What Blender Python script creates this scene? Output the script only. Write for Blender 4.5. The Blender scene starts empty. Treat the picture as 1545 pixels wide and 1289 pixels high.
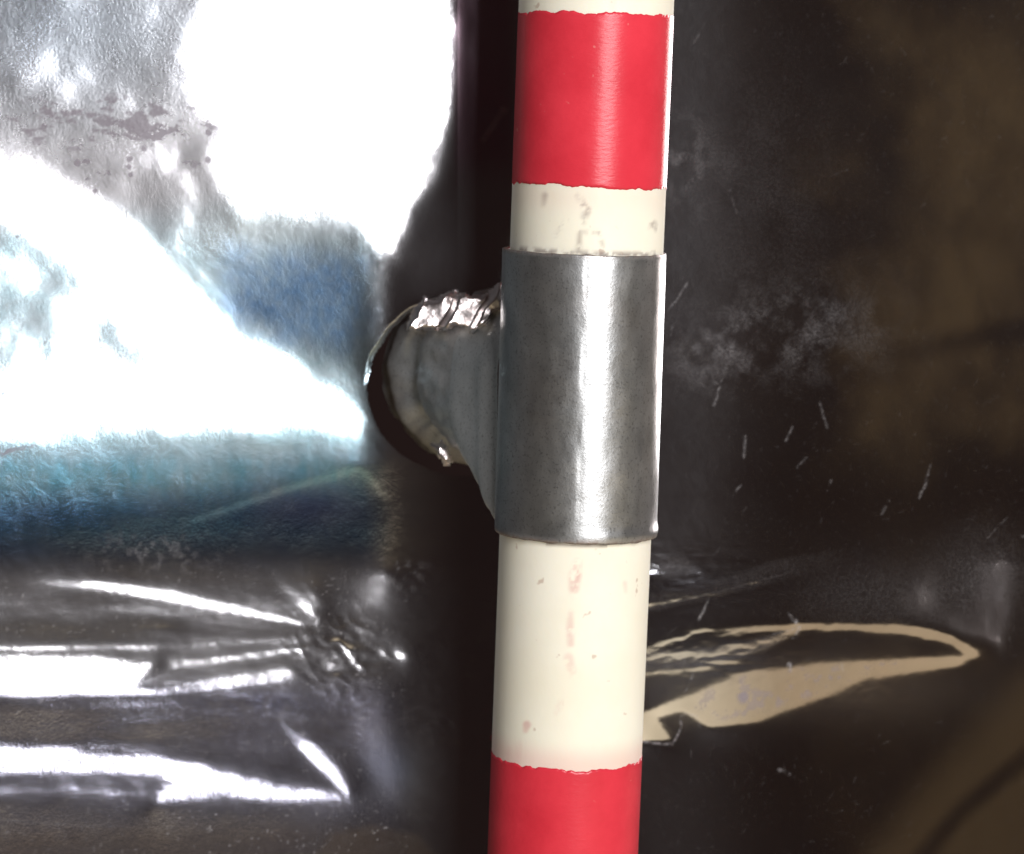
import bpy, bmesh, math, random
import numpy as np
from mathutils import Vector, Matrix
C = bpy.context.scene
COL = C.collection
R = math.radians

# ---------------- camera, world, light, exposure ----------------
LENS_W = 1545*0.108e-3*1.073      # width of the sheet seen in the frame (m)
DC = 0.472                        # camera to sheet (m)
cam_d = bpy.data.cameras.new('camera'); cam = bpy.data.objects.new('camera', cam_d); COL.objects.link(cam)
cam.location = (0, -DC, 0); cam.rotation_euler = (R(90), 0, 0)
cam_d.sensor_width = 36; cam_d.lens = 36*DC/LENS_W
cam_d.clip_start = .01; cam_d.clip_end = 50
cam_d.dof.use_dof = True; cam_d.dof.focus_distance = DC-.044; cam_d.dof.aperture_fstop = 22
C.camera = cam
w = bpy.data.worlds.new("World"); C.world = w; w.use_nodes = True
bg = w.node_tree.nodes['Background']; bg.inputs[0].default_value = (.0145, .0085, .0078, 1); bg.inputs[1].default_value = 1.0
C.view_settings.view_transform = 'Standard'; C.view_settings.look = 'None'
C.view_settings.exposure = 0; C.view_settings.gamma = 1
C.cycles.use_denoising = True
C.cycles.max_bounces = 8; C.cycles.sample_clamp_indirect = 6
# the window: one soft lamp, right of and above the camera
WIN = (0.27, 0.88, -0.24, 0.93); LZ = 1.5
ld = bpy.data.lights.new('window_light', 'AREA'); ld.shape = 'RECTANGLE'
ld.size = WIN[1]-WIN[0]; ld.size_y = WIN[3]-WIN[2]; ld.color = (1.0, .97, .985)
RAD = 16.5; ld.energy = RAD*math.pi*ld.size*ld.size_y
lo = bpy.data.objects.new('window_light', ld); COL.objects.link(lo)
lo.location = ((WIN[0]+WIN[1])/2, -LZ, (WIN[2]+WIN[3])/2); lo.rotation_euler = (R(90), 0, 0)
# ---- FOIL RELIEF ------------------------------------------------------------------
# The wrinkled sheet is solved as a real height field: every wrinkle tilts the sheet so
# that it mirrors the window, the added floor panel or the dark room, as the creases do in the photo.
W0, H0 = 1545.0, 1289.0
MPP = 0.108e-3 * 1.073            # metres per photo pixel on the sheet (sheet lies behind the rod)
DCAM = 0.472                      # camera to sheet
MARG = 150
def smooth(x): 
    x = np.clip(x, 0, 1); return x*x*(3-2*x)
def poly_sd(X, Y, pts):
    """signed distance to a polygon (inside positive)"""
    pts = np.array(pts, float); n = len(pts)
    d = np.full(X.shape, 1e18); inside = np.zeros(X.shape, bool)
    for i in range(n):
        ax, ay = pts[i]; bx, by = pts[(i+1) % n]
        ex, ey = bx-ax, by-ay
        t = np.clip(((X-ax)*ex+(Y-ay)*ey)/(ex*ex+ey*ey+1e-9), 0, 1)
        d = np.minimum(d, (X-ax-t*ex)**2+(Y-ay-t*ey)**2)
        c = ((ay > Y) != (by > Y)) & (X < (bx-ax)*(Y-ay)/((by-ay) if by != ay else 1e-9)+ax)
        inside ^= c
    return np.where(inside, 1, -1)*np.sqrt(d)
def poly(X, Y, pts, soft=10):
    return smooth(0.5+poly_sd(X, Y, pts)/(2*soft))
def stroke(X, Y, pts, soft=None):
    """pts: (x, y, width, value): tapered stroke"""
    out = np.zeros(X.shape)
    for (ax, ay, aw, av), (bx, by, bw, bv) in zip(pts[:-1], pts[1:]):
        pad = max(aw, bw)*2+30
        m = (X > min(ax, bx)-pad) & (X < max(ax, bx)+pad) & (Y > min(ay, by)-pad) & (Y < max(ay, by)+pad)
        if not m.any(): continue
        x, y = X[m], Y[m]; ex, ey = bx-ax, by-ay
        t = np.clip(((x-ax)*ex+(y-ay)*ey)/(ex*ex+ey*ey+1e-9), 0, 1)
        dd = np.hypot(x-ax-t*ex, y-ay-t*ey); w = (aw+(bw-aw)*t)/2
        s = soft if soft is not None else np.maximum(w*0.6, 1.2)
        v = smooth(0.5+(w-dd)/(2*s))*(av+(bv-av)*t)
        out[m] = np.maximum(out[m], v)
    return out
def vnoise(X, Y, scale, seed, octaves=4, gain=.55, aniso=1.0):
    """smooth value noise in [0,1], any resolution"""
    r = np.random.RandomState(seed); out = 0; amp = 1; tot = 0
    for o in range(octaves):
        tab = r.rand(256, 256).astype(np.float32)
        x = X/scale*2**o*1.0+17.3*o+500; y = Y/(scale*aniso)*2**o+9.1*o+500
        xi = np.floor(x).astype(int); yi = np.floor(y).astype(int)
        fx = smooth(x-xi); fy = smooth(y-yi); xi &= 255; yi &= 255
        x1 = (xi+1) & 255; y1 = (yi+1) & 255
        out = out+amp*((tab[yi, xi]*(1-fx)+tab[yi, x1]*fx)*(1-fy)+(tab[y1, xi]*(1-fx)+tab[y1, x1]*fx)*fy)
        tot += amp; amp *= gain
    return out/tot
def wrinkle_targets(X, Y):
    X0, Y0 = X, Y
    fz = (vnoise(X, Y, 16, 7, 3, .7)-.5); fz2 = (vnoise(X, Y, 60, 8, 4, .6)-.5)
    wx = (vnoise(X, Y, 40, 5)-.5)*26; wy = (vnoise(X, Y, 40, 6)-.5)*26
    X = X+wx; Y = Y+wy
    B = lambda c, x0, y0, rx, ry, v, e=1.0: v*np.exp(-(((X-x0)/rx)**2+((Y-y0)/ry)**2)**e)
    T = np.zeros(X.shape)+.03
    left = smooth((640-X)/260)
    Yt = Y+(X-250)*.09+fz2*90
    top = smooth((840-Yt)/110)
    T = T+left*(.12+(.74+.5*fz2+.25*fz)*top)
    # upper left corner greyer, lightening to the right
    T = T-.17*np.exp(-((X+20)/260)**2-((Y-10)/110)**2)
    T = np.maximum(T, .88*smooth((X-150)/250)*smooth((330-Y)/150)*smooth((650-X)/20))
    T = T+B(0, 200, 215, 150, 60, .12)
    # teal and blue band under the white wedge
    T = T*(1-.36*np.exp(-((Yt-745)/60)**2)*smooth((600-X)/60))
    T = T*(1-.80*smooth((Yt-745)/105)*smooth((900-Y)/20))
    dp = poly(X, Y, [(250,812),(420,752),(545,708),(600,690),(760,700),(760,860),(250,860)], 14); T = T*(1-dp)+dp*np.minimum(T, .13)
    T = T+left*.22*smooth((Y-540)/30)*smooth((670-Y)/40)
    T = np.maximum(T, poly(X, Y, [(-400,420),(200,420),(260,560),(330,650),(-400,640)], 45)*(.93+.45*fz2))
    # blue pocket right of the wedge
    pk = poly(X, Y, [(350,395),(470,385),(545,400),(550,470),(520,520),(420,505),(360,470)], 22)
    T = T*(1-pk)+.66*pk
    T = np.maximum(T, stroke(X, Y, [(560,330,70,.9),(572,470,40,.75),(560,560,10,.6)]))
    T = np.maximum(T, stroke(X0, Y0, [(270,370,8,.9),(340,450,7,1),(380,500,6,.9)]))
    T = np.maximum(T, stroke(X0, Y0, [(400,420,22,.5),(530,370,30,.75)]))
    # the big blown-out field and the diagonal wedge
    T = np.maximum(T, poly(X, Y, [(430,-400),(692,-400),(692,100),(684,180),(662,250),(625,330),(598,400),(560,390),(520,335),(430,300),(340,270),(300,180),(330,60)], 16))
    T = np.maximum(T, 1.0*smooth(.5+(poly_sd(X, Y, [(420,-400),(690,-400),(684,180),(600,390),(540,380),(470,320),(400,290),(330,180)])+110+fz*70+fz2*60)/150)*smooth((692-smooth((Y-150)/260)*100-X)/14)*smooth((400-Y)/80))
    T = np.maximum(T, poly(X, Y, [(-400,150),(0,185),(90,250),(220,330),(300,420),(380,500),(470,545),(530,590),(563,640),(545,668),(430,652),(300,645),(250,580),(180,500),(90,400),(-10,330),(-400,300)], 13))
    T = np.maximum(T, .93*smooth(.5+(poly_sd(X, Y, [(-400,150),(0,185),(220,330),(380,500),(530,590),(545,668),(430,652),(300,645),(180,500),(90,400),(-400,300)])+38+fz*50+fz2*50)/90)*smooth((560-X)/20))
    sg = np.exp(-((X-150)/150)**2-((Y-205)/45)**2); T = np.where(T > .68, T*(1-sg)+.68*sg, T)
    pm = np.exp(-((X-360)/120)**2-((Y-315)/50)**2); T = np.maximum(T, .86*pm+.25*pm*fz2)
    # right of the field: dark gap with a faint glow
    dk = smooth((X-(700-smooth((Y-180)/230)*95))/14)*smooth((470-Y)/40)
    T = T*(1-dk)+dk*(.05+.5*smooth((800-X)/120)*smooth((330-Y)/260))
    # lower creases
    T = np.maximum(T, stroke(X0, Y0, [(40,872,10,.3),(150,880,16,.9),(260,898,22,1),(350,918,13,1),(450,940,6,1),(500,938,4,.4)]))
    T = np.maximum(T, stroke(X0, Y0, [(420,878,12,.3),(455,908,20,.8),(474,935,7,.7)]))
    T = np.maximum(T, stroke(X0, Y0, [(505,918,16,.5),(560,893,44,.65),(620,850,34,.6),(650,830,10,.2)]))
    T = T*(1-.75*stroke(X0, Y0, [(0,948,16,1),(300,956,14,1),(560,948,14,1)]))
    T = np.maximum(T, poly(X0, Y0, [(-400,978),(150,984),(240,1000),(200,1046),(0,1045),(-400,1050)], 8))
    T = np.maximum(T, stroke(X0, Y0, [(-200,972,6,.9),(250,974,6,.8),(470,962,5,.6)]))
    T = np.maximum(T, stroke(X0, Y0, [(150,1003,12,1),(300,998,8,1),(440,981,7,1),(500,990,5,.4)]))
    T = np.maximum(T, stroke(X0, Y0, [(130,1040,14,1),(240,1042,10,1),(340,1028,16,1),(420,1020,20,1),(450,1016,7,1),(512,1006,6,.8)]))
    T = np.maximum(T, stroke(X0, Y0, [(500,985,10,.5),(570,990,6,.5),(720,985,6,.3)]))
    T = np.maximum(T, poly(X0, Y0, [(-400,1112),(0,1112),(130,1128),(240,1136),(330,1160),(420,1183),(520,1198),(516,1214),(420,1216),(330,1205),(235,1217),(228,1200),(252,1178),(150,1168),(-400,1160)], 13))
    T = np.maximum(T, stroke(X0, Y0, [(425,1098,10,.5),(460,1130,26,1),(500,1170,26,1),(520,1200,12,.9),(524,1225,5,.5)]))
    T = T+.50*np.exp(-((X-575)/34)**2-((Y-1160)/50)**2)+.38*np.exp(-((X-545)/45)**2-((Y-1080)/55)**2)
    T = T+.12*np.exp(-((Y-1080)/30)**2)*smooth((470-X)/80)
    T = T*(1-.8*smooth((Y-1222)/30))
    T = T+.10*np.exp(-((X-245)/60)**2-((Y-835)/30)**2)
    hal = np.zeros(X.shape)
    for pts in ([(80,874,60,.45),(260,900,70,.6),(380,925,40,.5),(470,942,20,.3)], [(-200,1010,130,.7),(200,1010,100,.6),(420,1010,60,.5),(500,1000,20,.3)],
                [(-200,1140,120,.7),(200,1165,120,.7),(400,1205,90,.6),(520,1210,70,.5)], [(430,1105,50,.45),(500,1175,70,.6),(525,1205,60,.5)]):
        hal = np.maximum(hal, stroke(X0, Y0+fz2*20, pts, 34)*(.8+1.2*fz))
    T = np.maximum(T, .62*hal*smooth((1245-Y)/30))
    sn = vnoise(X0+Y0*.3, Y0, 130, 11, 5, .6, .16)
    low = smooth((Y-868)/60)*smooth((560-X)/80)
    T = T+low*np.clip((sn-.52)*1.6, -.1, .35)*smooth((1225-Y)/30)
    T = T+low*.10*smooth((vnoise(X0, Y0, 14, 12, 3)-.5)/.2)*smooth((1225-Y)/30)
    for (xa, ya, xb, yb, w, v) in [(250,925,470,952,4,.5),(330,962,520,972,4,.6),(430,900,500,960,5,.5),(455,880,490,930,7,.7),(490,900,520,850,6,.35),(500,950,560,935,4,.4),
            (480,1010,520,1060,6,.45),(470,1030,500,1090,5,.35),(440,990,520,1000,6,.6),(425,1000,470,1035,6,.5),(520,1005,560,1040,5,.35),(540,1050,585,1110,8,.35),
            (570,985,640,992,8,.9),(655,986,690,984,7,.9),(700,978,742,985,8,.9),(724,915,745,912,18,.8),(715,1000,742,1010,9,.8),(728,1025,740,1050,7,.35),(600,1070,640,1078,5,.25),
            (440,840,470,880,6,.3),(590,790,630,800,8,.22),(625,820,600,850,8,.3),(560,880,640,860,7,.5),(540,905,590,880,6,.5),(30,905,240,925,5,.25),(0,1065,200,1085,5,.3)]:
        T = np.maximum(T, stroke(X0, Y0, [(xa, ya, w, v*.7), ((xa+xb)/2, (ya+yb)/2+3, w*1.4, v), (xb, yb, w*.6, v*.6)]))
    # right hand side
    T = np.maximum(T, stroke(X0, Y0, [(960,870,26,.6),(1050,862,14,.5),(1070,868,6,.2)]))
    T = T+.24*(1+2*fz2)*poly(X, Y, [(1250,925),(1500,825),(1545,850),(1500,985),(1400,940)], 30)
    T = T+.10*np.exp(-(((X-1180)/130)**2+((Y-500)/60)**2))
    # added floor panel mirrored
    Bg = poly(X0, Y0, [(965,1078),(1040,1050),(1130,1012),(1250,998),(1380,990),(1468,984),(1440,1000),(1300,1022),(1250,1048),(1140,1090),(1070,1098),(1030,1070),(990,1082),(1010,1116),(965,1120)], 5)
    Bg = Bg*np.clip(1+fz*.9, .3, 1)
    Bg = np.maximum(Bg, stroke(X0, Y0+fz*8, [(960,985,5,.4),(1060,950,7,.7),(1210,943,9,.9),(1360,946,10,1),(1430,960,12,1),(1460,982,14,1)]))
    Bg = np.maximum(Bg, stroke(X0, Y0+fz*5, [(955,916,6,.5),(1080,892,6,.55),(1190,862,6,.5),(1330,832,5,.2)]))
    Bg = np.maximum(Bg, stroke(X0, Y0+fz*10, [(955,880,16,.6),(1000,868,20,.5),(1070,872,6,.2)]))
    Bg = np.maximum(Bg, stroke(X0, Y0+fz*5, [(955,992,8,.6),(1080,984,8,.6),(1160,964,7,.55),(1206,945,6,.6)]))
    Bg = np.maximum(Bg, stroke(X0, Y0+fz*5, [(955,1018,6,.5),(1060,1008,6,.5),(1150,978,6,.4),(1200,952,5,.5)]))
    Bg = np.maximum(Bg, stroke(X0, Y0, [(290,785,7,.3),(440,735,8,.6),(545,706,9,.7),(580,750,7,.5)]))
    Bg = np.maximum(Bg, stroke(X0, Y0, [(980,880,3,.1),(1130,842,6,.3),(1230,830,6,.35)]))
    lo = smooth((Y-850)/30)*smooth((700-X)/60)*smooth((1215-Y)/20)
    T = np.where(lo > 0, T*(1+.15*lo)+.01*lo, T)
    T = np.clip(T, 0.01, 1)*(1-Bg)
    return T.astype(np.float32), Bg.astype(np.float32)

def haze_map(X, Y):
    G = lambda x, y, rx, ry: np.exp(-((X-x)/rx)**2-((Y-y)/ry)**2)
    up = smooth((800-Y)/130)*smooth((590-X)/90)
    m = .60*up+.6*G(80, 60, 330, 150)+.25*up*vnoise(X, Y, 60, 193)+.35*G(590, 1160, 60, 70)+.10*smooth((600-X)/120)*smooth((840-Y)/60)
    m = m+.30*G(1200, 1030, 270, 60)+.45*G(705, 60, 50, 190)*(X > 690)+.14*smooth((620-X)/80)*smooth((Y-790)/130)
    return np.clip(m, 0, 1)
def grain_map(X, Y):
    G = lambda x, y, rx, ry: np.exp(-((X-x)/rx)**2-((Y-y)/ry)**2)
    return np.clip(.9*G(60, 40, 330, 130)+.30*G(150, 1090, 420, 60)+.25*G(150, 1240, 420, 50)+.2*G(560, 1150, 80, 90)+.30*smooth((640-X)/60)*smooth((860-Y)/60)+.10*smooth((600-X)/60), 0, 1)
FLOOR_V = -0.476                             # reflections steeper than this meet the added floor panel
def solve_foil(step, iters, h=None, lam=0.0):
    xs = np.arange(-MARG, W0+MARG+step, step, dtype=np.float32); ys = np.arange(-MARG, H0+MARG+step, step, dtype=np.float32)
    X, Y = np.meshgrid(xs, ys)
    Tw, Tb = wrinkle_targets(X.astype(float), Y.astype(float))
    g = step*MPP
    xm = (X-W0/2)*MPP; ym = -(Y-H0/2)*MPP
    a = xm/DCAM; b = ym/DCAM
    ny, nx = X.shape
    kx = 2*np.pi*np.fft.rfftfreq(2*nx); ky = 2*np.pi*np.fft.fftfreq(2*ny)
    K2 = (2-2*np.cos(kx))[None, :]+(2-2*np.cos(ky))[:, None]
    K2[0, 0] = 1
    den = K2*(1+lam*K2)
    def project(p, q):      # least-squares surface from slopes (p: dh/dx forward differences, q: dh/drow)
        pe = np.zeros((ny, nx)); pe[:, :-1] = p[:, :-1]
        qe = np.zeros((ny, nx)); qe[:-1] = q[:-1]
        div = pe.copy(); div[:, 1:] -= pe[:, :-1]; div += qe; div[1:] -= qe[:-1]
        D = np.concatenate([div, div[:, ::-1]], 1); D = np.concatenate([D, D[::-1]], 0)
        F = -np.fft.rfft2(D)/den; F[0, 0] = 0
        return np.fft.irfft2(F, s=D.shape)[:ny, :nx]
    sig = lambda t: 1/(1+np.exp(-np.clip(t, -30, 30)))
    def slopes(h):
        p = np.zeros_like(h); q = np.zeros_like(h)
        p[:, :-1] = h[:, 1:]-h[:, :-1]; q[:-1] = h[1:]-h[:-1]
        p[:, -1] = p[:, -2]; q[-1] = q[-2]
        return p/g, q/g
    x0, x1, z0, z1 = WIN; ws = .05
    if h is None:
        Uw = 0.33; Vw = np.maximum(b, .06)
        s = np.clip(Tw, 0, 1)
        U = np.where(s > .93, Uw, np.where(a+.0 > .06, .06, np.clip(a, -.3, .06))*(1-s)+.16*s)
        V = np.where(s > .5, Vw, b*.6+.4*b)
        lower = smooth((Y-850)/40)
        U = U*(1-lower)+lower*(.30*smooth((760-X)/500)+(1-smooth((760-X)/500))*np.clip(a-.05, -.3, .06))
        V = V*(1-lower)+lower*((s*.08+(1-s)*-.30)*smooth((900-X)/300)+b*(1-smooth((900-X)/300)))
        V = V*(1-Tb)+Tb*-.60
        U = U*(1-Tb*.6)
        p = (a-U)/2; q = -(b-V)/2
        h = project(p*g, q*g)
    rightm = smooth((X-620)/120)
    hz = haze_map(X.astype(float), Y.astype(float)); gr = grain_map(X.astype(float), Y.astype(float))
    al1 = (.07+.045*(1-rightm)+.16*hz)**2+.06*gr                      # slope spread of the metal's two lobes
    al2 = .13; w2 = .003+.007*(1-rightm)+.06*hz
    We = 1+4*smooth((X-930)/30)*(Tw > .15)+2*(Y > 850)*(X < 580)*(Tw > .3)+3*(X > 700)*(X < 800)*(Y < 260)
    Tt = np.where(Tw > .93, 1.5, Tw)
    def edge(t, w):
        r = np.sqrt(w*w+t*t); return .5+.5*t/r, .5*w*w/r**3
    def light(PX, PZ, al):
        w = 2*al*LZ
        (a1, d1), (a2, d2), (a3, d3), (a4, d4) = edge(PX-x0, w), edge(x1-PX, w), edge(PZ-z0, w), edge(z1-PZ, w)
        fx = a1+a2-1; fz = a3+a4-1
        return fx*fz, (d1-d2)*fz, (d3-d4)*fx
    Un = .085-.185*smooth((X-1035)/170)
    for it in range(iters):
        p, q = slopes(h)
        U = a-2*p; V = b+2*q
        PX = xm+U*LZ; PZ = ym+V*LZ
        E1, ex1, ez1 = light(PX, PZ, al1); E2, ex2, ez2 = light(PX, PZ, al2)
        E = (1-w2)*E1+w2*E2+1e-5; ex = (1-w2)*ex1+w2*ex2; ez = (1-w2)*ez1+w2*ez2
        L = .72*RADW*E; D = L**.4545
        wb = .03; Vf = V+ym/1.05; Fb = sig((FLOOR_V-Vf)/wb)
        e = np.minimum(D, 1.5)-Tt; e = np.where(Tt > 1.4, np.minimum(e, 0), np.where((Tt < .12) & (D < .07), 0, e))
        eb = Fb-Tb
        e = np.clip(e*We, -1.3, 1.3)
        k = .4545*D/E*.5
        dU = e*k*ex*LZ
        dV = e*k*ez*LZ-eb*Fb*(1-Fb)/wb*.8
        miss = (e < -.8)
        dU = dU+np.where(miss, .5*np.clip(U-.34, -.2, .2)*8, 0)
        dV = dV+np.where(miss, .5*np.clip(V-.12, -.2, .2)*4, 0)
        mb = eb < -.5; dV = dV+np.where(mb, (V+.60)*6, 0)
        dU = dU+smooth((X-960)/40)*np.where(We > 2, 0, 1)*np.where(U > Un, 4, 2)*(U-Un)*1.5
        over = np.maximum(np.abs(U)-.9, 0); dU = dU+over*np.sign(U)*3
        over = np.maximum(np.abs(V)-.8, 0); dV = dV+over*np.sign(V)*3
        dark = (Tb < .1) & (Vf < FLOOR_V+.12); dV = dV+np.where(dark, (Vf-FLOOR_V-.12)*5, 0)
        lr = .012 if it < iters*.7 else .005
        dU = np.clip(dU, -4, 4); dV = np.clip(dV, -4, 4)
        pn = p+lr*dU*1.0; qn = q-lr*dV
        h = project(pn*g, qn*g)
    return xs, ys, h, Tw, Tb, (D, Fb)
def resample(xs, ys, h, xs2, ys2):
    """bicubic-ish resample on a regular grid"""
    def cub(arr, t, axis):
        i = np.clip(np.floor(t).astype(int), 0, arr.shape[axis]-2); f = (t-i)
        n = arr.shape[axis]; tk = lambda k: np.take(arr, np.clip(k, 0, n-1), axis)
        f = f[None, :] if axis == 1 else f[:, None]
        a, b, c, d = tk(i-1), tk(i), tk(i+1), tk(i+2)
        return b+.5*f*(c-a+f*(2*a-5*b+4*c-d+f*(3*(b-c)+d-a)))
    s = xs[1]-xs[0]
    return cub(cub(h, np.clip((xs2-xs[0])/s, 0, len(xs)-1), 1), np.clip((ys2-ys[0])/s, 0, len(ys)-1), 0)
# ---- END FOIL RELIEF ----
FLOOR_Z = -0.50; RADW = RAD

# ---------------- helpers ----------------
def link(name, me, mat=None, parent=None, smooth_=True):
    o = bpy.data.objects.new(name, me); COL.objects.link(o)
    if mat: me.materials.append(mat)
    if parent: o.parent = parent
    if smooth_:
        me.polygons.foreach_set('use_smooth', np.ones(len(me.polygons), bool))
    return o
def grid_mesh(name, P, closed=False, keep=None):
    """P: (rows, cols, 3) array -> quad mesh; closed joins last column to first"""
    r, c, _ = P.shape
    idx = np.arange(r*c).reshape(r, c)
    if closed: idx = np.concatenate([idx, idx[:, :1]], 1)
    q = np.stack([idx[:-1, :-1], idx[:-1, 1:], idx[1:, 1:], idx[1:, :-1]], -1).reshape(-1, 4)
    if keep is not None:
        q = q[keep.ravel()[q].all(1)]
    me = bpy.data.meshes.new(name)
    me.vertices.add(r*c); me.vertices.foreach_set('co', P.reshape(-1).astype(np.float32))
    me.loops.add(len(q)*4); me.loops.foreach_set('vertex_index', q.reshape(-1).astype(np.int32))
    me.polygons.add(len(q)); me.polygons.foreach_set('loop_start', np.arange(0, len(q)*4, 4, dtype=np.int32))
    me.polygons.foreach_set('loop_total', np.full(len(q), 4, np.int32))
    me.update(calc_edges=True); me.validate()
    return me
def pt(px, py, d):
    """place at photo pixel, d metres in front of the sheet"""
    s = LENS_W/1545*(DC-d)/DC
    return Vector(((px-772.5)*s, -d, -(py-644.5)*s))
class NT:
    def __init__(s, name):
        s.m = bpy.data.materials.new(name); s.m.use_nodes = True
        s.t = s.m.node_tree; s.b = s.t.nodes['Principled BSDF']; s.out = s.t.nodes['Material Output']
    def n(s, typ, **kw):
        nd = s.t.nodes.new(typ)
        for k, v in kw.items():
            if k in nd.inputs.keys() if isinstance(k, str) else False: nd.inputs[k].default_value = v
            else: setattr(nd, k, v)
        return nd
    def l(s, a, b): s.t.links.new(a, b)
    def noise(s, scale, detail=4, rough=.55, vec=None, dist=0):
        nd = s.t.nodes.new('ShaderNodeTexNoise'); nd.inputs['Scale'].default_value = scale
        nd.inputs['Detail'].default_value = detail; nd.inputs['Roughness'].default_value = rough
        nd.inputs['Distortion'].default_value = dist
        if vec: s.l(vec, nd.inputs['Vector'])
        return nd
    def ramp(s, fac, stops):
        nd = s.t.nodes.new('ShaderNodeValToRGB'); e = nd.color_ramp.elements
        while len(e) > 1: e.remove(e[-1])
        e[0].position = stops[0][0]; c = stops[0][1]; e[0].color = (*c, 1) if isinstance(c, tuple) else (c, c, c, 1)
        for p, c in stops[1:]:
            x = e.new(p); x.color = (*c, 1) if isinstance(c, tuple) else (c, c, c, 1)
        s.l(fac, nd.inputs[0]); return nd
    def math(s, op, a, b=None, c=None):
        nd = s.t.nodes.new('ShaderNodeMath'); nd.operation = op
        for i, v in enumerate((a, b, c)):
            if v is None: continue
            if isinstance(v, (int, float)): nd.inputs[i].default_value = v
            else: s.l(v, nd.inputs[i])
        return nd.outputs[0]
    def mix(s, f, a, b):
        nd = s.t.nodes.new('ShaderNodeMix'); nd.data_type = 'RGBA'
        for i, v in ((0, f), (6, a), (7, b)):
            if isinstance(v, (int, float)): nd.inputs[i].default_value = v
            elif isinstance(v, tuple): nd.inputs[i].default_value = (*v, 1)
            else: s.l(v, nd.inputs[i])
        return nd.outputs[2]
    def bump(s, h, strength, dist, normal=None):
        nd = s.t.nodes.new('ShaderNodeBump'); nd.inputs['Strength'].default_value = strength
        nd.inputs['Distance'].default_value = dist; s.l(h, nd.inputs['Height'])
        if normal: s.l(normal, nd.inputs['Normal'])
        return nd.outputs[0]
    def obj(s, sc=(1, 1, 1)):
        t = s.t.nodes.new('ShaderNodeTexCoord'); mp = s.t.nodes.new('ShaderNodeMapping')
        mp.inputs['Scale'].default_value = sc; s.l(t.outputs['Object'], mp.inputs[0]); return mp.outputs[0]
    def attr(s, name):
        nd = s.t.nodes.new('ShaderNodeAttribute'); nd.attribute_name = name; return nd

# ---------------- materials ----------------
def mat_foil():
    s = NT('stained_foil'); tint = s.attr('tint'); mk = s.attr('marks')
    sep = s.t.nodes.new('ShaderNodeSeparateColor'); s.l(mk.outputs['Color'], sep.inputs[0])
    dust_sheen, grime_mottle, hazy = sep.outputs[0], sep.outputs[1], sep.outputs[2]
    v = s.obj()
    n1 = s.noise(2600, 3, .7, v); n2 = s.noise(420, 4, .6, v); n3 = s.noise(90, 5, .65, v)
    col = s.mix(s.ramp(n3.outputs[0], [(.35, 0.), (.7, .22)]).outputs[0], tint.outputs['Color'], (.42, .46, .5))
    s.b.inputs['Metallic'].default_value = 1
    s.l(col, s.b.inputs['Base Color'])
    r = s.math('ADD', s.math('MULTIPLY', hazy, .16), s.math('ADD', .07, s.math('MULTIPLY', s.attr('worn').outputs['Fac'], .045)))
    r = s.math('ADD', r, s.math('MULTIPLY', s.math('SUBTRACT', n3.outputs[0], .5), .03)); s.l(r, s.b.inputs['Roughness'])
    grn = s.attr('grain').outputs['Fac']; brown_sheen = s.attr('brown_sheen').outputs['Fac']
    g = s.math('ADD', .02, s.math('MULTIPLY', grn, .45))
    nd = s.t.nodes.new('ShaderNodeBump'); nd.inputs['Distance'].default_value = .00012
    s.l(s.math('MULTIPLY', g, 1.0), nd.inputs['Strength']); s.l(n1.outputs[0], nd.inputs['Height'])
    nb = s.bump(n2.outputs[0], .025, .0004, nd.outputs[0]); s.l(nb, s.b.inputs['Normal'])
    # wide haze lobe: tarnish
    hz = s.t.nodes.new('ShaderNodeBsdfPrincipled'); hz.inputs['Metallic'].default_value = 1
    hz.inputs['Roughness'].default_value = .36; s.l(col, hz.inputs['Base Color']); s.l(nb, hz.inputs['Normal'])
    m0 = s.t.nodes.new('ShaderNodeMixShader'); s.l(s.math('ADD', .004, s.math('MULTIPLY', hazy, .07)), m0.inputs[0])
    s.l(s.b.outputs[0], m0.inputs[1]); s.l(hz.outputs[0], m0.inputs[2])
    # dust and grime lie on the metal; fold sheen and wall reflection painted over
    dd = s.t.nodes.new('ShaderNodeBsdfDiffuse'); dd.inputs[0].default_value = (.44, .43, .44, 1)
    dm = s.t.nodes.new('ShaderNodeMixShader')
    spec = s.ramp(n1.outputs[0], [(.42, .25), (.66, 1.)]).outputs[0]
    s.l(s.math('MULTIPLY', dust_sheen, spec), dm.inputs[0]); s.l(m0.outputs[0], dm.inputs[1]); s.l(dd.outputs[0], dm.inputs[2])
    gd = s.t.nodes.new('ShaderNodeBsdfDiffuse'); gd.inputs[0].default_value = (.22, .20, .23, 1)
    gm = s.t.nodes.new('ShaderNodeMixShader'); s.l(grime_mottle, gm.inputs[0]); s.l(dm.outputs[0], gm.inputs[1]); s.l(gd.outputs[0], gm.inputs[2])
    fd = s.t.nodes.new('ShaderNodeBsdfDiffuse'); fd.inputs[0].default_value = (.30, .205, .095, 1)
    fm = s.t.nodes.new('ShaderNodeMixShader'); s.l(brown_sheen, fm.inputs[0]); s.l(gm.outputs[0], fm.inputs[1]); s.l(fd.outputs[0], fm.inputs[2])
    s.l(fm.outputs[0], s.out.inputs[0]); return s.m
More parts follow.
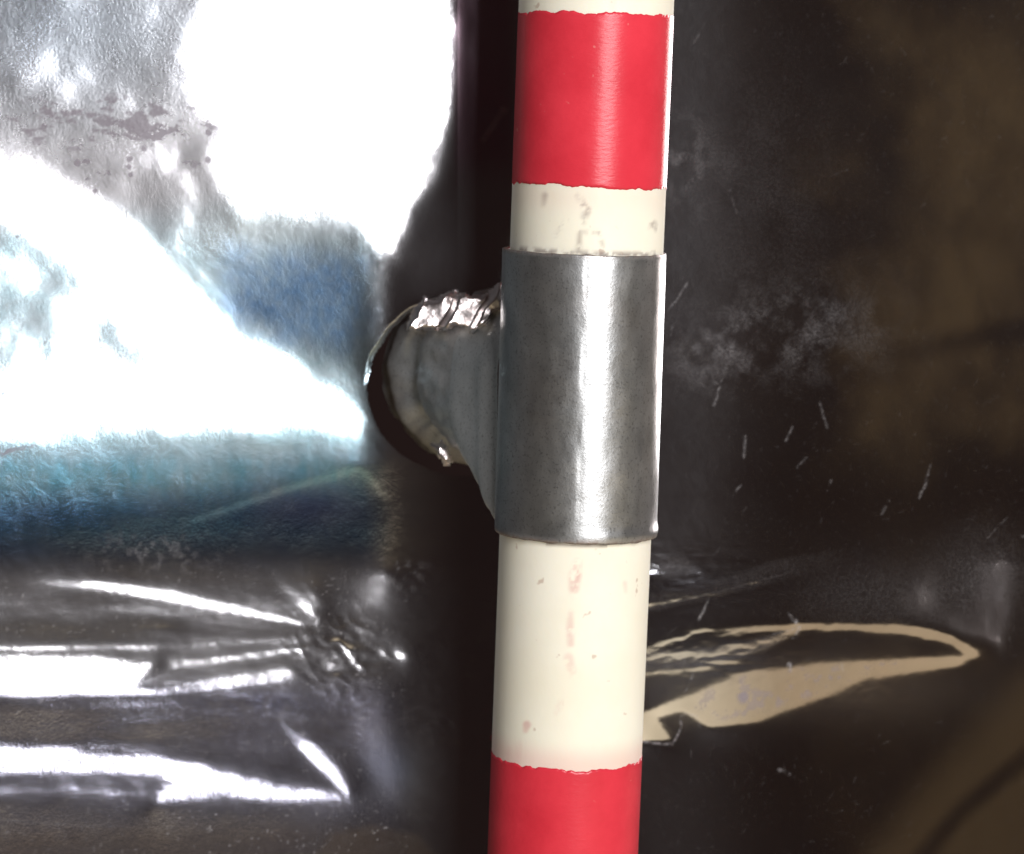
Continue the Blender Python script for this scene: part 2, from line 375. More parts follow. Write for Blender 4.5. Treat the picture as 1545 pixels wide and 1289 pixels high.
def mat_cream():
    s = NT('cream_plastic'); v = s.obj()
    n = s.noise(60, 4, .6, v); sp = s.noise(420, 2, .5, v); sp2 = s.noise(900, 2, .6, v); sm = s.noise(110, 3, .6, s.obj((1, 1, .35)))
    c = s.mix(s.ramp(n.outputs[0], [(.35, 0.), (.7, 1.)]).outputs[0], (.84, .81, .66), (.88, .86, .73))
    c = s.mix(s.ramp(sp.outputs[0], [(.70, 0.), (.76, .55)]).outputs[0], c, (.45, .30, .22))
    c = s.mix(s.ramp(sm.outputs[0], [(.64, 0.), (.78, .4)]).outputs[0], c, (.62, .36, .32))
    mk = s.attr('marks'); sep = s.t.nodes.new('ShaderNodeSeparateColor'); s.l(mk.outputs['Color'], sep.inputs[0])
    c = s.mix(sep.outputs[0], c, (.62, .30, .27))
    c = s.mix(sep.outputs[1], c, (.16, .11, .10))
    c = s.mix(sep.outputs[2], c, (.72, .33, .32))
    s.l(c, s.b.inputs['Base Color']); s.b.inputs['Roughness'].default_value = .48
    s.b.inputs['Subsurface Weight'].default_value = .15; s.b.inputs['Subsurface Radius'].default_value = (.002, .0015, .001)
    s.b.inputs['Subsurface Scale'].default_value = 1
    s.b.inputs['Specular IOR Level'].default_value = .16
    s.l(s.bump(sp2.outputs[0], .15, .0001), s.b.inputs['Normal']); return s.m
def mat_red():
    s = NT('red_paint'); v = s.obj((1, 1, 1)); st = s.noise(700, 3, .6, s.obj((1, 1, 3.0))); n = s.noise(90, 4, .6, v); sp = s.noise(500, 2, .5, v)
    c = s.mix(s.ramp(n.outputs[0], [(.3, 0.), (.7, 1.)]).outputs[0], (.60, .030, .048), (.72, .045, .068))
    c = s.mix(s.ramp(sp.outputs[0], [(.72, 0.), (.78, .5)]).outputs[0], c, (.75, .35, .3))
    s.l(c, s.b.inputs['Base Color']); s.b.inputs['Roughness'].default_value = .27
    s.b.inputs['Specular IOR Level'].default_value = .32
    nb = s.bump(st.outputs[0], .22, .0002); s.l(nb, s.b.inputs['Normal']); return s.m
def mat_zinc(name='dull_zinc', met=.92, dr=0.):
    s = NT(name); v = s.obj(); st = s.noise(500, 4, .65, s.obj((1, 1, .35))); n = s.noise(140, 5, .6, v); f = s.noise(2300, 2, .6, v)
    g = s.noise(45, 4, .6, v)
    c = s.mix(s.ramp(n.outputs[0], [(.3, 0.), (.7, 1.)]).outputs[0], (.45, .47, .47), (.66, .68, .68))
    c = s.mix(s.ramp(f.outputs[0], [(.55, 0.), (.75, .6)]).outputs[0], c, (.16, .16, .16))
    c = s.mix(s.ramp(g.outputs[0], [(.55, 0.), (.8, .5)]).outputs[0], c, (.28, .23, .19))
    ed = s.attr('edge'); c = s.mix(ed.outputs['Fac'], c, (.22, .14, .10))
    s.l(c, s.b.inputs['Base Color'])
    s.l(s.math('SUBTRACT', met, s.math('MULTIPLY', ed.outputs['Fac'], .5)), s.b.inputs['Metallic'])
    s.l(s.ramp(st.outputs[0], [(.3, .29+dr), (.7, .37+dr)]).outputs[0], s.b.inputs['Roughness'])
    nb = s.bump(st.outputs[0], .07, .00018); nb = s.bump(f.outputs[0], .25, .00008, nb); nb = s.bump(g.outputs[0], .06, .0012, nb)
    s.l(nb, s.b.inputs['Normal']); return s.m
def mat_bright():
    s = NT('crumpled_bright_foil'); n = s.noise(260, 3, .6, s.obj()); 
    s.b.inputs['Base Color'].default_value = (.93, .86, .84, 1); s.b.inputs['Metallic'].default_value = 1
    s.b.inputs['Roughness'].default_value = .30; s.l(s.bump(n.outputs[0], .5, .0006), s.b.inputs['Normal']); return s.m
def mat_plain(name, c, r=.8):
    s = NT(name); n = s.noise(6, 5, .6, s.obj()); s.l(s.mix(n.outputs[0], c, tuple(x*.85 for x in c)), s.b.inputs['Base Color'])
    s.b.inputs['Roughness'].default_value = r; return s.m
M_STUB = mat_zinc('dull_zinc_stub', .68, .08)
M_FOIL, M_CREAM, M_RED, M_ZINC, M_BR = mat_foil(), mat_cream(), mat_red(), mat_zinc(), mat_bright()

# ---------------- unseen floor panel, added and cut short for the sheet's beige reflection ----------------
fz = FLOOR_Z
me = bpy.data.meshes.new('floor'); me.from_pydata([(-2, -1.05, fz), (2, -1.05, fz), (2, .6, fz), (-2, .6, fz)], [], [(0, 1, 2, 3)])
o = link('floor', me, mat_plain('added_beige_panel', (.70, .58, .36)), smooth_=False); o['kind'] = 'structure'

# ---------------- rod frame ----------------
A_TOP = pt(900, 0, .0385); A_BOT = pt(849, 1289, .0225)
AX = (A_TOP-A_BOT).normalized()
FR = (Vector((0, -1, 0))-AX*AX.dot(Vector((0, -1, 0)))).normalized()   # towards the camera
RT = AX.cross(FR).normalized()
if RT.x < 0: RT = -RT
RR = .01245; RS = .0133
def proj(p):
    s = DC/(DC+p.y)/(LENS_W/1545); return 772.5+p.x*s, 644.5-p.z*s
def t_at(py, r=RR):
    """distance along the axis from A_BOT whose front point projects to photo row py"""
    lo_, hi_ = -.1, .3
    for _ in range(50):
        m = (lo_+hi_)/2
        if proj(A_BOT+AX*m+FR*r)[1] > py: lo_ = m
        else: hi_ = m
    return lo_
def tube(ts, rad, n=192, ph0=0, ph1=2*math.pi, closed=True):
    """ts: (rows,) or (rows, n) axial positions; rad: same; angle 0 faces the camera"""
    ph = np.linspace(ph0, ph1, n, endpoint=not closed)
    ts = np.asarray(ts, float); rad = np.asarray(rad, float)
    if ts.ndim == 1: ts = np.repeat(ts[:, None], n, 1)
    if rad.ndim == 0: rad = np.full(ts.shape, float(rad))
    if rad.ndim == 1: rad = np.repeat(rad[:, None], n, 1)
    a0, ax, fr, rt = (np.array(v) for v in (A_BOT, AX, FR, RT))
    return a0+ts[..., None]*ax+rad[..., None]*(np.cos(ph)[:, None]*fr+np.sin(ph)[:, None]*rt)
def set_col(me, name, arr):
    a = me.color_attributes.new(name, 'FLOAT_COLOR', 'POINT'); c = np.ones((len(me.vertices), 4), np.float32)
    c[:, :arr.shape[-1]] = arr.reshape(-1, arr.shape[-1]); a.data.foreach_set('color', c.reshape(-1))
def set_f(me, name, arr):
    a = me.attributes.new(name, 'FLOAT', 'POINT'); a.data.foreach_set('value', arr.reshape(-1).astype(np.float32))
def pix(P):
    s = DC/(DC+P[..., 1])/(LENS_W/1545); return 772.5+P[..., 0]*s, 644.5-P[..., 2]*s

rod = bpy.data.objects.new('striped_rod', None); COL.objects.link(rod); rod.location = A_BOT+AX*t_at(1289)
rod['label'] = 'cream plastic rod with painted red bands, clasped upright in the metal tee fitting'; rod['category'] = 'rod'
bpy.context.view_layer.update()
def under(o, parent):
    o.parent = parent; o.matrix_parent_inverse = Matrix.Translation(-parent.location)
T0, T1 = t_at(1620), t_at(-330)
rows = np.linspace(T0, T1, 700)
P = tube(rows, RR, 256)
me = grid_mesh('rod_body', P, True)
px, py = pix(P); front = P[..., 1] < np.array(A_BOT)[1]+.0
mk = np.zeros(P.shape[:2]+(3,))
nz = vnoise(px, py, 9, 31, 4); nz2 = vnoise(px, py, 26, 33, 4)
br = stroke(px, py, [(871, 850, 12, .45), (868, 868, 17, .75), (866, 888, 14, .6), (865, 905, 4, .1)], 5)
br = np.maximum(br, stroke(px, py, [(861, 925, 8, .3), (860, 950, 11, .5), (861, 972, 10, .45)], 4))
br = np.maximum(br, stroke(px, py, [(858, 993, 14, .35), (863, 1012, 12, .3), (858, 1020, 5, .2)], 4))
br = np.maximum(br, stroke(px, py, [(846, 1062, 10, .25), (840, 1075, 8, .15)], 4))
br = np.maximum(br, stroke(px, py, [(795, 1094, 12, .7), (793, 1102, 8, .5)], 3))
br = np.maximum(br, stroke(px, py, [(943, 880, 6, .35), (944, 893, 5, .2)], 3))
mk[..., 0] = br*smooth((nz-.25)/.3)*.8
gr = 0
for (x, y, rr_, v) in [(819, 900, 4, .7), (904, 873, 4, .5), (937, 1114, 6, .6), (934, 1120, 5, .5), (905, 940, 3, .5), (879, 1054, 4, .8), (882, 1060, 3, .5), (797, 853, 5, .4), (895, 1000, 3, .3), (963, 1039, 3, .4), (874, 1133, 3, .4)]:
    gr = np.maximum(gr, v*smooth(1.3-np.hypot(px-x, py-y)/rr_))
# dirt smudges above the fitting
for pts in ([(822, 295, 8, .5), (820, 310, 5, .3)], [(850, 330, 12, .45), (845, 345, 8, .3)], [(872, 295, 6, .45), (885, 318, 12, .6), (880, 335, 8, .3)], [(875, 350, 5, .5), (873, 380, 9, .5)], [(903, 350, 5, .5), (910, 372, 5, .4)], [(875, 350, 4, .4), (903, 352, 4, .4)], [(838, 355, 5, .4), (842, 350, 4, .4)], [(985, 340, 14, .5), (990, 345, 8, .4)], [(850, 150, 2, 0), (850, 151, 2, 0)]):
    gr = np.maximum(gr, stroke(px, py, pts, 5)*smooth((nz-.35)/.25))
sl0, sl1 = t_at(385, RS), t_at(822, RS)      # sleeve top and bottom
tt = np.repeat(rows[:, None], 256, 1)
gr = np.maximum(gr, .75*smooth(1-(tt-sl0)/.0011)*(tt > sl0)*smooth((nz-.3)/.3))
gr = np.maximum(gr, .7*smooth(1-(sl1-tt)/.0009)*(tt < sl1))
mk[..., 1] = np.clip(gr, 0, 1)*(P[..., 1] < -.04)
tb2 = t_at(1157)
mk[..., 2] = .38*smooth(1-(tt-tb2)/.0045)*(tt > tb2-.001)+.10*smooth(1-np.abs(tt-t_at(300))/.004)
set_col(me, 'marks', mk)
o = link('rod_body', me, M_CREAM); under(o, rod)
def band(ya, yb, seed):
    n = 384; ta, tb = t_at(yb), t_at(ya); ph = np.arange(n)*RR*2*math.pi/n*1e3
    rag = lambda sd: (vnoise(ph*10, ph*0, 14, sd, 4)-.5)*.0009+(vnoise(ph*10, ph*0, 90, sd+3, 2)-.5)*.0008
    lo_, hi_ = ta+rag(seed), tb+rag(seed+7)
    f = np.linspace(0, 1, 60)[:, None]; ts = lo_*(1-f)+hi_*f
    rad = np.full(ts.shape, RR+.00006); rad[0] = rad[-1] = RR-.00005
    ts2 = ts.copy(); ts2[0] = ts[1]-.00001; ts2[-1] = ts[-2]+.00001
    o = link('red_band', grid_mesh('red_band', tube(ts2, rad, n), True), M_RED); under(o, rod); return o
band(14, 286, 51); band(1157, 1432, 61)

# ---------------- tee fitting: sleeve + branch ----------------
tee = bpy.data.objects.new('tee_fitting', None); COL.objects.link(tee); tee.location = A_BOT+AX*sl1
tee['label'] = 'dull grey metal tee fitting clamped round the rod, its stub pushed into the foil'; tee['category'] = 'pipe fitting'
n = 256; ph = np.arange(n)/n*2*math.pi
rt_ = np.linspace(0, 1, 130)
ts = [sl1+.0002, sl1+.00002, sl1, sl1]+list(sl1+(sl0-sl1)*rt_[1:-1])+[sl0, sl0, sl0-.00002, sl0-.0002]
ts = np.array(ts); m = len(ts)
rad = np.full((m, n), RS)
rad[0] = rad[-1] = RR+.00001; rad[1] = rad[-2] = RR+.00010; rad[2] = RS-.00012; rad[-3] = RS-.00012
tsg = np.repeat(ts[:, None], n, 1)
side = np.maximum(0, np.cos(ph-R(78)))[None, :]**1.5
prof = np.exp(-((tsg-sl1-.0011)/.0009)**2)
rad += side*prof*.00022
mid_ = slice(3, m-3)
dent = (vnoise(ph[None, :]*900/6.28*1.0+0*tsg, tsg*1e4, 60, 77, 3)-.5)*.00012
rad[mid_] += dent[mid_]
rag = (vnoise(ph*60, ph*0, 7, 81, 3)-.5)
tsg[:4] += rag*.00028; tsg[-4:] += (vnoise(ph*60, ph*0, 9, 83, 3)-.5)*.0003
P = tube(tsg, rad, n)-np.array(RT)*(.0004*((tsg-sl1)/(sl0-sl1)))[..., None]; me = grid_mesh('sleeve', P, True)
edge = np.zeros((m, n)); 
edge = np.maximum(smooth(1-(tsg-sl1)/.0011), smooth(1-(sl0-tsg)/.0007))*(.35+.65*smooth((vnoise(ph[None, :]*200+0*tsg, tsg*1e4, 9, 91, 3)-.3)/.3))
edge[:, :] *= .8
set_f(me, 'edge', edge); o = link('sleeve', me, M_ZINC); under(o, tee)

# branch: swollen stub running back and left into the sheet, gusset below
def interp(s, xs_, ys_): return np.interp(s, xs_, ys_)
S0 = np.array(pt(878, 566, .0315)); S1 = np.array(pt(708, 562, -.004))
ns, na = 150, 220
sv = np.linspace(0, 1, ns)[:, None]; al = (np.arange(na)/na*2*math.pi)[None, :]
mm = .000113
axd = S1-S0; axn = axd/np.linalg.norm(axd); wd = np.array([-1., .12, 0])
if wd[0] > 0: wd = -wd
def cosint(s, xs_, ys_):
    xs_ = np.array(xs_); ys_ = np.array(ys_); i = np.clip(np.searchsorted(xs_, s)-1, 0, len(xs_)-2)
    f = smooth((s-xs_[i])/(xs_[i+1]-xs_[i])); return ys_[i]*(1-f)+ys_[i+1]*f
rl = cosint(sv, [0, .12, .3, .5, .7, 1], [122, 132, 143, 147, 142, 136])*mm
ru = interp(sv, [0, .3, .6, .8, 1], [136, 131, 126, 132, 150])*mm
rdn = cosint(sv, [0, .05, .10, .17, .25, .36, .6, .8, 1], [244, 229, 210, 184, 164, 149, 138, 138, 144])*mm
ex = interp(sv, [0, .1, .2, .32, .5, 1], [9.0, 8.0, 5.2, 3.2, 2.3, 2.0])
ca, sa = np.cos(al), np.sin(al)
lowh = (sa < 0)
e = np.where(lowh, ex, 2.0+0*ex)
cr = np.sign(ca)*np.abs(ca)**(2/e); sr = np.sign(sa)*np.abs(sa)**(2/e)
rx_ = rl*cr*np.where(cr < 0, .80, 1); rz_ = np.where(lowh, rdn, ru)*sr
ctr = S0+sv[..., None]*axd
Pb = ctr+rx_[..., None]*wd+rz_[..., None]*np.array([0, 0, 1.])
nor = np.stack([np.zeros_like(cr), np.zeros_like(cr), np.zeros_like(cr)], -1)+cr[..., None]*wd+sr[..., None]*np.array([0, 0, 1.])
bx, by = pix(Pb)
topm = smooth((505-by)/25)*smooth((740-bx)/60)*smooth((bx-590)/20)
d = (vnoise(bx, by, 46, 101, 4)-.5)*.0020*smooth((sv-.2)/.2)+np.abs(vnoise(bx+by*.8, by-bx*.5, 30, 103, 3)-.5)*-.006*topm
lowm = smooth((by-600)/60)*smooth((sv-.35)/.2)
d = d+np.abs(vnoise(bx, by, 30, 107, 3)-.5)*-.0018*lowm
d = d-.0016*np.exp(-((sv-.70)/.055)**2)+.0010*np.exp(-((sv-.86)/.07)**2)
Pb = Pb+nor*d[..., None]
me = grid_mesh('branch', Pb, True); set_f(me, 'edge', np.clip(.5*smooth((vnoise(bx, by, 30, 111)-.5)/.2)*(sv > .3), 0, 1)*np.ones_like(bx)*.5)
o = link('branch', me, M_STUB); under(o, tee)
# crumpled bright skin on top of the stub, lying back from its shoulder
from mathutils.bvhtree import BVHTree
bm_ = bmesh.new(); bm_.from_mesh(me); bvh = BVHTree.FromBMesh(bm_); bm_.free()
cam0 = Vector((0, -DC, 0))
def skin(name, x0, x1, y0, y1, ax_, seed, slope=.14, amp=1.0, thr=.30):
    gx = np.arange(x0, x1, 2.2); gy = np.arange(y0, y1, 2.2)
    GX, GY = np.meshgrid(gx, gy); dep = np.zeros(GX.shape)
    for i, x in enumerate(gx):
        last = None
        for j in range(len(gy)-1, -1, -1):
            d_ = (pt(x, gy[j], 0)-cam0).normalized(); hit = bvh.ray_cast(cam0, d_)[0]
            dz = -hit.y if hit is not None else -9
            if last is None: last = dz if dz > 0 else .012
            else: last = max(dz if dz > 0 else -9, last-slope*2.2*mm)
            dep[j, i] = last
    r1 = np.abs(vnoise(GX+GY*.7, GY-GX*.2, 38, seed, 3, .45)-.5); r2 = np.abs(vnoise(GX-GY*.9, GY+GX*.3, 60, seed+5, 2, .4)-.5)
    # a leaning plane through the shoulder, folded into slanting pleats
    A_ = np.stack([GX.ravel(), GY.ravel(), np.ones(GX.size)], 1); cf = np.linalg.lstsq(A_, dep.ravel(), rcond=None)[0]
    gxs = cf[0]/mm*.6
    base_ = dep.mean()+gxs*(GX-GX.mean())*mm
    phz = (GX+GY*.55)/48+.5*vnoise(GX, GY, 45, seed+1, 2)+.13; fr_ = phz-np.floor(phz); am = 48*mm
    saw = np.where(fr_ < .8, .5-fr_/.8, (fr_-.8)/.2-.5)*.8*am*(gxs+.17)
    base_ = base_+(.11+.55*(gxs+.17))*(GY-GY.mean())*mm
    dep = base_+.0016+saw+(.0062*r1+.0050*r2)*amp*.06
    edge_ = poly_sd(GX, GY, ax_)+(vnoise(GX, GY, 16, seed+9, 3)-.5)*22
    P_ = np.array([[pt(GX[j, i], GY[j, i], dep[j, i]-.004*smooth(-(edge_[j, i]-8)/8)) for i in range(len(gx))] for j in range(len(gy))])
    me_ = grid_mesh(name, P_[::-1], False, (edge_ > 0)[::-1]); print('skin', gxs, dep.min(), dep.max()); o_ = link(name, me_, M_BR); under(o_, tee); return o_
skin('crumpled_skin', 640, 700, 655, 712, [(645, 668), (668, 660), (692, 700), (690, 708), (660, 694)], 171, .3, .8)['label'] = 'small torn glint of foil under the stub'
o = skin('crumpled_skin', 596, 768, 420, 520, [(612, 500), (625, 465), (650, 445), (690, 436), (720, 440), (760, 424), (762, 470), (735, 490), (715, 506), (690, 500), (655, 503), (630, 497)], 121)
o['label'] = 'bright crumpled foil skin on top of the stub'

# ---------------- the foil sheet ----------------
xs, ys, h, Tw, Tb, _ = solve_foil(12, 140, lam=.5)
def upg(h, xs, ys, step):
    return resample(xs, ys, h, np.arange(-MARG, W0+MARG+step, step), np.arange(-MARG, H0+MARG+step, step))
h = upg(h, xs, ys, 6); xs, ys, h, Tw, Tb, _ = solve_foil(6, 140, h, lam=.4)
h = upg(h, xs, ys, 3); xs, ys, h, Tw, Tb, _ = solve_foil(3, 75, h, lam=.2)
EXT = np.array([40, 60, 90, 130, 180, 240, 320, 420, 540])
st = 2.0
xi = np.arange(-MARG, W0+MARG+1, st); yi = np.arange(-MARG, H0+MARG+1, st)
hh = resample(xs, ys, h, xi, yi)
X, Y = np.meshgrid(xi, yi)
i0 = np.argmin(np.abs(xi-590)); j0 = np.argmin(np.abs(yi-760))
hh = hh-hh[j0, i0]
G_ = lambda x, y, rx, ry: np.exp(-((X-x)/rx)**2-((Y-y)/ry)**2)
cm = .55*np.exp(-((X-715)/45)**2-((Y-985)/75)**2)+.6*np.exp(-((X-510)/60)**2-((Y-985)/55)**2)+.35*np.exp(-((X-700)/60)**2-((Y-1120)/50)**2)
hh = hh+.00005*G_(1200, 1030, 260, 70)*(vnoise(X, Y, 34, 241, 4, .6)-.5)
hh = hh+cm*.6*(.0009*np.abs(vnoise(X+Y*.4, Y, 44, 211, 3)-.5)+.0007*np.abs(vnoise(X-Y*.5, Y, 26, 213, 2)-.5))
cm2 = np.exp(-((X-1060)/120)**2-((Y-870)/40)**2)+np.exp(-((X-1080)/110)**2-((Y-985)/35)**2)
hh = hh+cm2*.0002*np.abs(vnoise(X+Y*.8, Y, 50, 215, 3, .5, .35)-.5)
lf = smooth((640-X)/80)*smooth((1240-Y)/60)
hh = hh+lf*(.000022*(vnoise(X, Y, 20, 221, 4, .6)-.5)+.000006*(vnoise(X, Y, 7, 223, 2)-.5)+.00004*(vnoise(X, Y, 50, 224, 2)-.5))*smooth((900-Y)/60)
hh = hh+lf*smooth((Y-840)/60)*(.000014*(vnoise(X, Y, 30, 225, 3, .5, .4)-.5)+.000003*(vnoise(X, Y, 8, 227, 2)-.5))
hh = hh+.000012*(vnoise(X, Y, 26, 229, 4, .6)-.5)
# the hole the stub goes through: the sheet turns in round it
HX, HY, HRX, HRY = 704, 585, 150, 134
er = np.hypot((X-HX)/HRX, (Y-HY)/HRY)
ang = np.arctan2(Y-HY, X-HX)
er = er+(vnoise(np.cos(ang)*200+300, np.sin(ang)*200+300, 60, 141, 3)-.5)*.06
hh = hh-.0014*smooth((1.035-er)/.05)*smooth(1-np.abs(ang+2.45)/.75)
keep = er > .985
x3 = np.concatenate([xi[0]-EXT[::-1], xi, xi[-1]+EXT]); y3 = np.concatenate([yi[0]-EXT[::-1], yi, yi[-1]+EXT])
ne = len(EXT); hh3 = np.pad(hh, ne, mode='edge'); keep3 = np.pad(keep, ne, mode='edge')
X3, Y3 = np.meshgrid(x3, y3)
k = LENS_W/1545
P = np.stack([(X3-772.5)*k, -hh3, -(Y3-644.5)*k], -1)
brown_sheen = 0
me = grid_mesh('foil_sheet', P[:, ::-1], False, keep3[:, ::-1])
# --- stains, dust, grime on the metal, plus glare and reflections painted into the colour
def field(F): return np.pad(F, [(ne, ne), (ne, ne)]+[(0, 0)]*(F.ndim-2), mode='edge')[:, ::-1]
N = lambda s, sd, o=4, g=.55, an=1.: vnoise(X, Y, s, sd, o, g, an)
G = lambda x, y, rx, ry: np.exp(-((X-x)/rx)**2-((Y-y)/ry)**2)
tint = np.ones(X.shape+(3,))*np.array([.74, .74, .76])
def lay(c, f):
    global tint
    f = np.clip(f, 0, 1)[..., None]; tint = tint*(1-f)+np.array(c)*f
Lm = smooth((600-X)/60)
fine = N(7, 151, 3, .8)
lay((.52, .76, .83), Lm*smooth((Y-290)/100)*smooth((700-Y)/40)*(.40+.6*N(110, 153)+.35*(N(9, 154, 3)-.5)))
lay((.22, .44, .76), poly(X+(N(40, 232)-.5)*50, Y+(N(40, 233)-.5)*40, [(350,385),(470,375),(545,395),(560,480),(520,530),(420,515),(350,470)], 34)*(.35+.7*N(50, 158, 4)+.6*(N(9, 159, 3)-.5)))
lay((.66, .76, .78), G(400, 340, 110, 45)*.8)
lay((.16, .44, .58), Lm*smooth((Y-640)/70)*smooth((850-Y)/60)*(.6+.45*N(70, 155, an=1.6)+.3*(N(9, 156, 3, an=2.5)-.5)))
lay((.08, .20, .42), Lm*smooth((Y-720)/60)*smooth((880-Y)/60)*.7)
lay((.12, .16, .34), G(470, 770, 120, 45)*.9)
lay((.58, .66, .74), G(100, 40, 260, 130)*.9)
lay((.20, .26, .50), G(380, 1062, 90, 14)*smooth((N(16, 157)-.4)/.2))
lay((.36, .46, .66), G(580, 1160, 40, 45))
lay((.62, .42, .52), smooth((X-680)/15)*smooth((300-Y)/80)*smooth((790-X)/30))  # mauve lens glare painted in as a tint
lay((.46, .46, .58), smooth((Y-1000)/60)*smooth((640-X)/60)*.8)  # tint cools the beige that the sheet mirrors here
lay((.66, .70, .78), G(1080, 980, 130, 45)+G(1100, 885, 150, 30)+G(1480, 880, 80, 80))  # silver reflection of the folds, put in by tint
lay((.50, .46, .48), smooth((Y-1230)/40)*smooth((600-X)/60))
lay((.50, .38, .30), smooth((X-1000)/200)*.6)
grime_mottle = np.zeros(X.shape)
sq = vnoise(X*.8+Y*.3, Y*1.5-X*.3, 21, 161, 6, .72); sq2 = N(60, 163, 3)
g1 = G(150, 195, 150, 45)+.8*G(240, 190, 110, 22)
grime_mottle = np.maximum(grime_mottle, smooth((sq-.54+.10*(g1-.7))/.07)*smooth((g1-.25)/.4)*.8)
g2 = G(150, 262, 45, 22)+G(300, 245, 60, 40)*.6
grime_mottle = np.maximum(grime_mottle, smooth((sq-.60)/.05)*smooth((g2-.3)/.4)*.8)
wob = (N(10, 165)-.5)*9
for pts in ([(-150, 601, 8, .8), (10, 598, 9, .9), (24, 596, 5, .7)], [(-150, 690, 10, .8), (5, 686, 12, .9), (40, 678, 7, .8), (66, 672, 6, .5)], [(8, 322, 9, .5), (28, 318, 5, .4)], [(58, 578, 8, .5), (68, 582, 5, .5)]):
    grime_mottle = np.maximum(grime_mottle, stroke(X+wob, Y+wob, pts, 3)*smooth((N(7, 167)-.3)/.2))
for (x, y, r_) in [(226, 231, 5), (205, 247, 5), (204, 258, 4), (321, 247, 6), (206, 270, 4), (153, 294, 4), (322, 208, 5), (128, 253, 6), (42, 363, 3)]:
    grime_mottle = np.maximum(grime_mottle, .85*smooth(1.4-np.hypot(X+wob*.3-x, Y-y)/r_))
dust_sheen = .002+.005*N(90, 171)
cl = smooth((N(34, 173, 5, .65)-.36)/.4)
dust_sheen = dust_sheen+cl*(.20*G(1190, 500, 120, 60)+.16*G(1100, 520, 40, 40)+.15*G(1060, 540, 70, 50))
dust_sheen = dust_sheen+.07*G(1110, 300, 140, 200)*N(50, 175)+.16*G(1030, 250, 40, 60)*smooth((N(22, 177)-.45)/.2)
dust_sheen = dust_sheen+.10*G(1480, 860, 60, 60)*(.4+N(20, 179))+.07*G(1330, 900, 130, 50)
dust_sheen = dust_sheen+.13*cl*G(1010, 855, 45, 16)+.22*smooth((N(12, 181)-.5)/.15)*G(600, 865, 40, 25)
dust_sheen = dust_sheen+.22*smooth((N(9, 183, 3)-.52)/.14)*(G(235, 835, 80, 30)+.3*G(300, 1090, 300, 60))
dust_sheen = dust_sheen+.05*smooth((900-X)/200)*smooth((Y-840)/40)*N(10, 185, 3)
sc = np.zeros(X.shape)
for pts in ([(1034, 430, 3.5, .8), (1022, 450, 2.5, .6), (1006, 470, 2.5, .6)], [(1012, 492, 3, .5), (1010, 508, 3, .4)], [(1055, 563, 3, .3), (1080, 580, 3, .4)],
            [(1094, 550, 3, .3), (1086, 575, 3, .5), (1075, 612, 4, .8)], [(1232, 608, 3, .3), (1243, 645, 4, .5)], [(1192, 645, 3, .4), (1182, 665, 4, .5)],
            [(1122, 658, 3, .5), (1120, 690, 4, .5)], [(1395, 700, 3, .25), (1388, 730, 5, .5), (1380, 750, 3, .7)], [(1116, 732, 3, .4), (1102, 750, 3, .5)],
            [(1250, 725, 4, .4), (1245, 740, 3, .3)], [(1335, 755, 4, .3), (1325, 775, 5, .3)], [(1068, 905, 3, .4), (1060, 922, 4, .6), (1054, 934, 4, .8)],
            [(1047, 1010, 5, .5), (1043, 1028, 3, .6), (1034, 1045, 3, .4)], [(1188, 925, 3, .4), (1200, 938, 8, .8), (1206, 945, 5, .8), (1196, 962, 4, .6)], [(1206, 945, 4, .5), (1160, 958, 3, .3)],
            [(960, 1120, 4, .7), (1015, 1126, 4, .9), (1022, 1112, 4, .7), (1030, 1098, 4, .7), (1026, 1085, 3, .6), (1036, 1077, 4, .8), (1052, 1082, 4, .6), (1058, 1100, 3, .2)],
            [(1190, 1002, 9, .8), (1192, 1012, 6, .5)], [(1268, 998, 5, .5), (1270, 1012, 4, .3)], [(1178, 1164, 8, .4), (1192, 1170, 6, .4)], [(1480, 810, 3, .3), (1508, 780, 3, .2)],
            [(1533, 806, 8, .6), (1539, 803, 5, .6)], [(1213, 690, 3, .3), (1200, 705, 4, .4)], [(1098, 290, 3, .3), (1110, 330, 3, .1)], [(1045, 70, 3, .3), (1060, 40, 3, .2)],
            [(305, 1249, 3, .6), (318, 1254, 4, .7), (312, 1258, 2, .4)], [(0, 1230, 2.5, .35), (100, 1241, 2.5, .3), (200, 1247, 2.5, .2)], [(308, 965, 4, .6), (312, 988, 3, .5)],
            [(610, 330, 3, .5), (625, 360, 3, .3)], [(728, 215, 9, .20), (760, 170, 14, .25)], [(1085, 155, 3, .6), (1087, 158, 3, .6)], [(1120, 1085, 12, 0), (1121, 1086, 12, 0)]):
    sc = np.maximum(sc, stroke(X+wob*.25, Y+wob*.2, [(a_, b_, c_*.8, d_*.8) for a_, b_, c_, d_ in pts], 1.4))
rs = np.random.RandomState(44)
for i in range(150):
    x, y = rs.uniform(560, 1560), rs.uniform(0, 1289); a = rs.normal(1.9, .5); L = rs.exponential(6)+1; v = rs.uniform(.05, .20)
    sc = np.maximum(sc, stroke(X, Y, [(x, y, 1.7, v), (x+L*math.cos(a), y+L*math.sin(a), 2., v*.4)], 1.3))
sc = sc*smooth((N(7, 235, 2)-.15)/.4)
dust_sheen = np.maximum(dust_sheen, .13*stroke(X+wob, Y+wob*.4, [(960, 1000, 30, 1), (1080, 990, 28, .9), (1160, 968, 16, .8), (1205, 945, 5, .7)], 4)*(.5+N(18, 237)))  # these strokes paint the silver sheen of the folds
dust_sheen = np.maximum(dust_sheen, .07*stroke(X+wob, Y+wob*.4, [(960, 912, 30, 1), (1080, 888, 26, .8), (1190, 856, 34, .6), (1330, 835, 40, .1)], 6)*(.5+N(18, 239)))
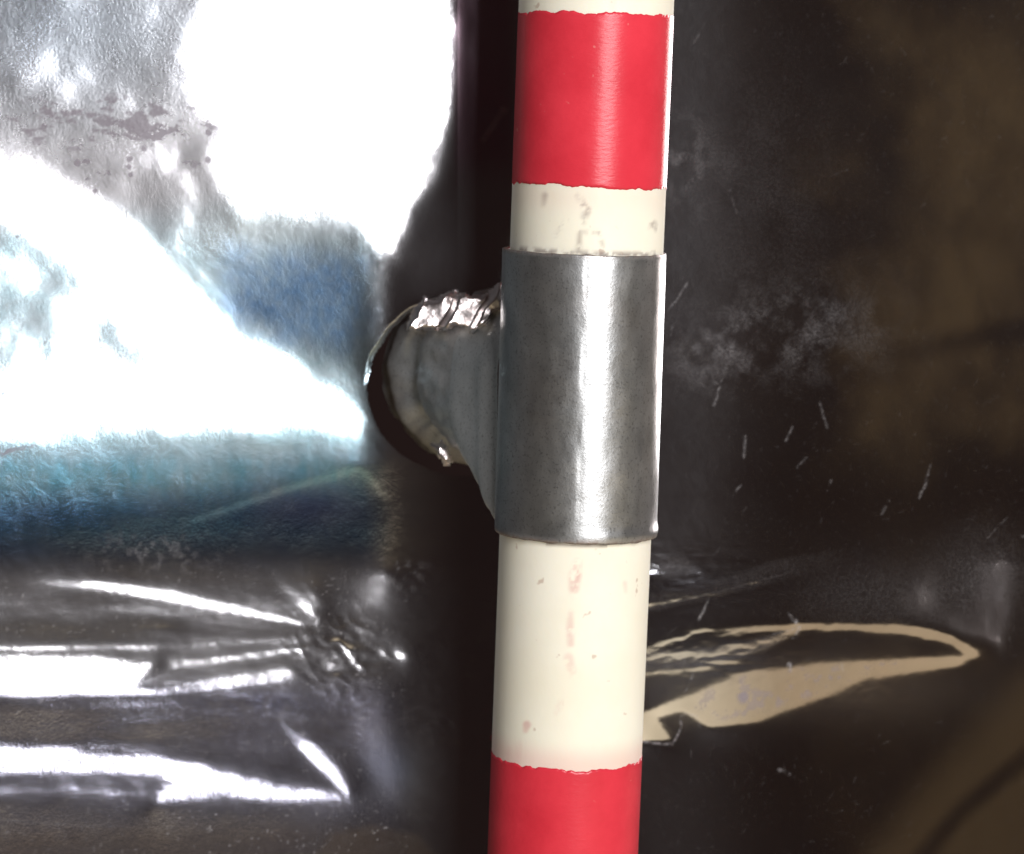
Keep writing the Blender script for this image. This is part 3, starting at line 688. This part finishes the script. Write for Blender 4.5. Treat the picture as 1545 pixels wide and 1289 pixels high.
dust_sheen = np.maximum(dust_sheen, .16*stroke(X+wob*.4, Y, [(975, 918, 4, 1), (1080, 893, 4, .8), (1180, 866, 4, .6), (1220, 850, 3, .2)], 2))
sp = smooth((vnoise(X, Y, 3.4, 261, 1)-.86)/.08)
dust_sheen = np.maximum(dust_sheen, .65*sp*(smooth((Y-840)/40)*smooth((640-X)/60)*N(60, 263)*1.3+.6*G(100, 60, 300, 110)+.07*smooth((X-700)/40)))
dust_sheen = np.clip(np.maximum(dust_sheen, sc*.9), 0, 1)
grime_mottle = np.maximum(grime_mottle, .4*poly(X, Y, [(1040,1055),(1130,1017),(1250,1003),(1380,995),(1300,1016),(1240,1045),(1130,1085),(1060,1090)], 6)*smooth((N(14, 245, 4, .7)-.55)/.1))  # painted specks that mottle the mirrored beige ribbon
grime_mottle = np.maximum(grime_mottle, .8*smooth(1.3-np.hypot(X-1122, (Y-1052)*.8)/10)*smooth((N(6, 191)-.3)/.2))
hazy = haze_map(X, Y)
brown_sheen = .07*(.6+.8*N(30, 251, 4, .7, 2.))*smooth((X-1200+(N(120, 201)-.5)*240)/180)*smooth((N(210, 203, 4)-.15)/.6)*(smooth((760-Y)/120)+.2)  # reflection of a dim wall, painted as brown patches
brown_sheen = brown_sheen*(1-.8*stroke(X+wob, Y+wob, [(1350, 535, 30, .4), (1480, 508, 34, 1), (1700, 480, 40, 1)], 16))
brown_sheen = brown_sheen+.075*poly(X+wob, Y, [(1290, 1320), (1420, 1150), (1545, 1010), (1700, 900), (1700, 1320)], 40)*(1-.9*stroke(X+wob, Y, [(1370, 1320, 26, 1), (1450, 1220, 26, 1), (1700, 1000, 30, 1)], 12))
brown_sheen = brown_sheen+.010*N(120, 205)*smooth((X-700)/80)+.05*poly(X, Y, [(470, 1300), (500, 1262), (560, 1250), (630, 1265), (660, 1300)], 8)
set_f(me, 'worn', field(np.maximum(1-smooth((X-620)/120), G(1200, 1030, 280, 90)))); set_f(me, 'grain', field(grain_map(X, Y))); set_f(me, 'brown_sheen', field(np.clip(brown_sheen, 0, 1)))
set_col(me, 'tint', field(tint)); set_col(me, 'marks', field(np.stack([dust_sheen, np.clip(grime_mottle, 0, 1), np.clip(hazy, 0, 1)], -1)))
foil = link('foil_sheet', me, M_FOIL)
foil['label'] = 'mirror bright stained metal foil sheet, wrinkled and scratched, behind the striped rod'; foil['category'] = 'foil sheet'
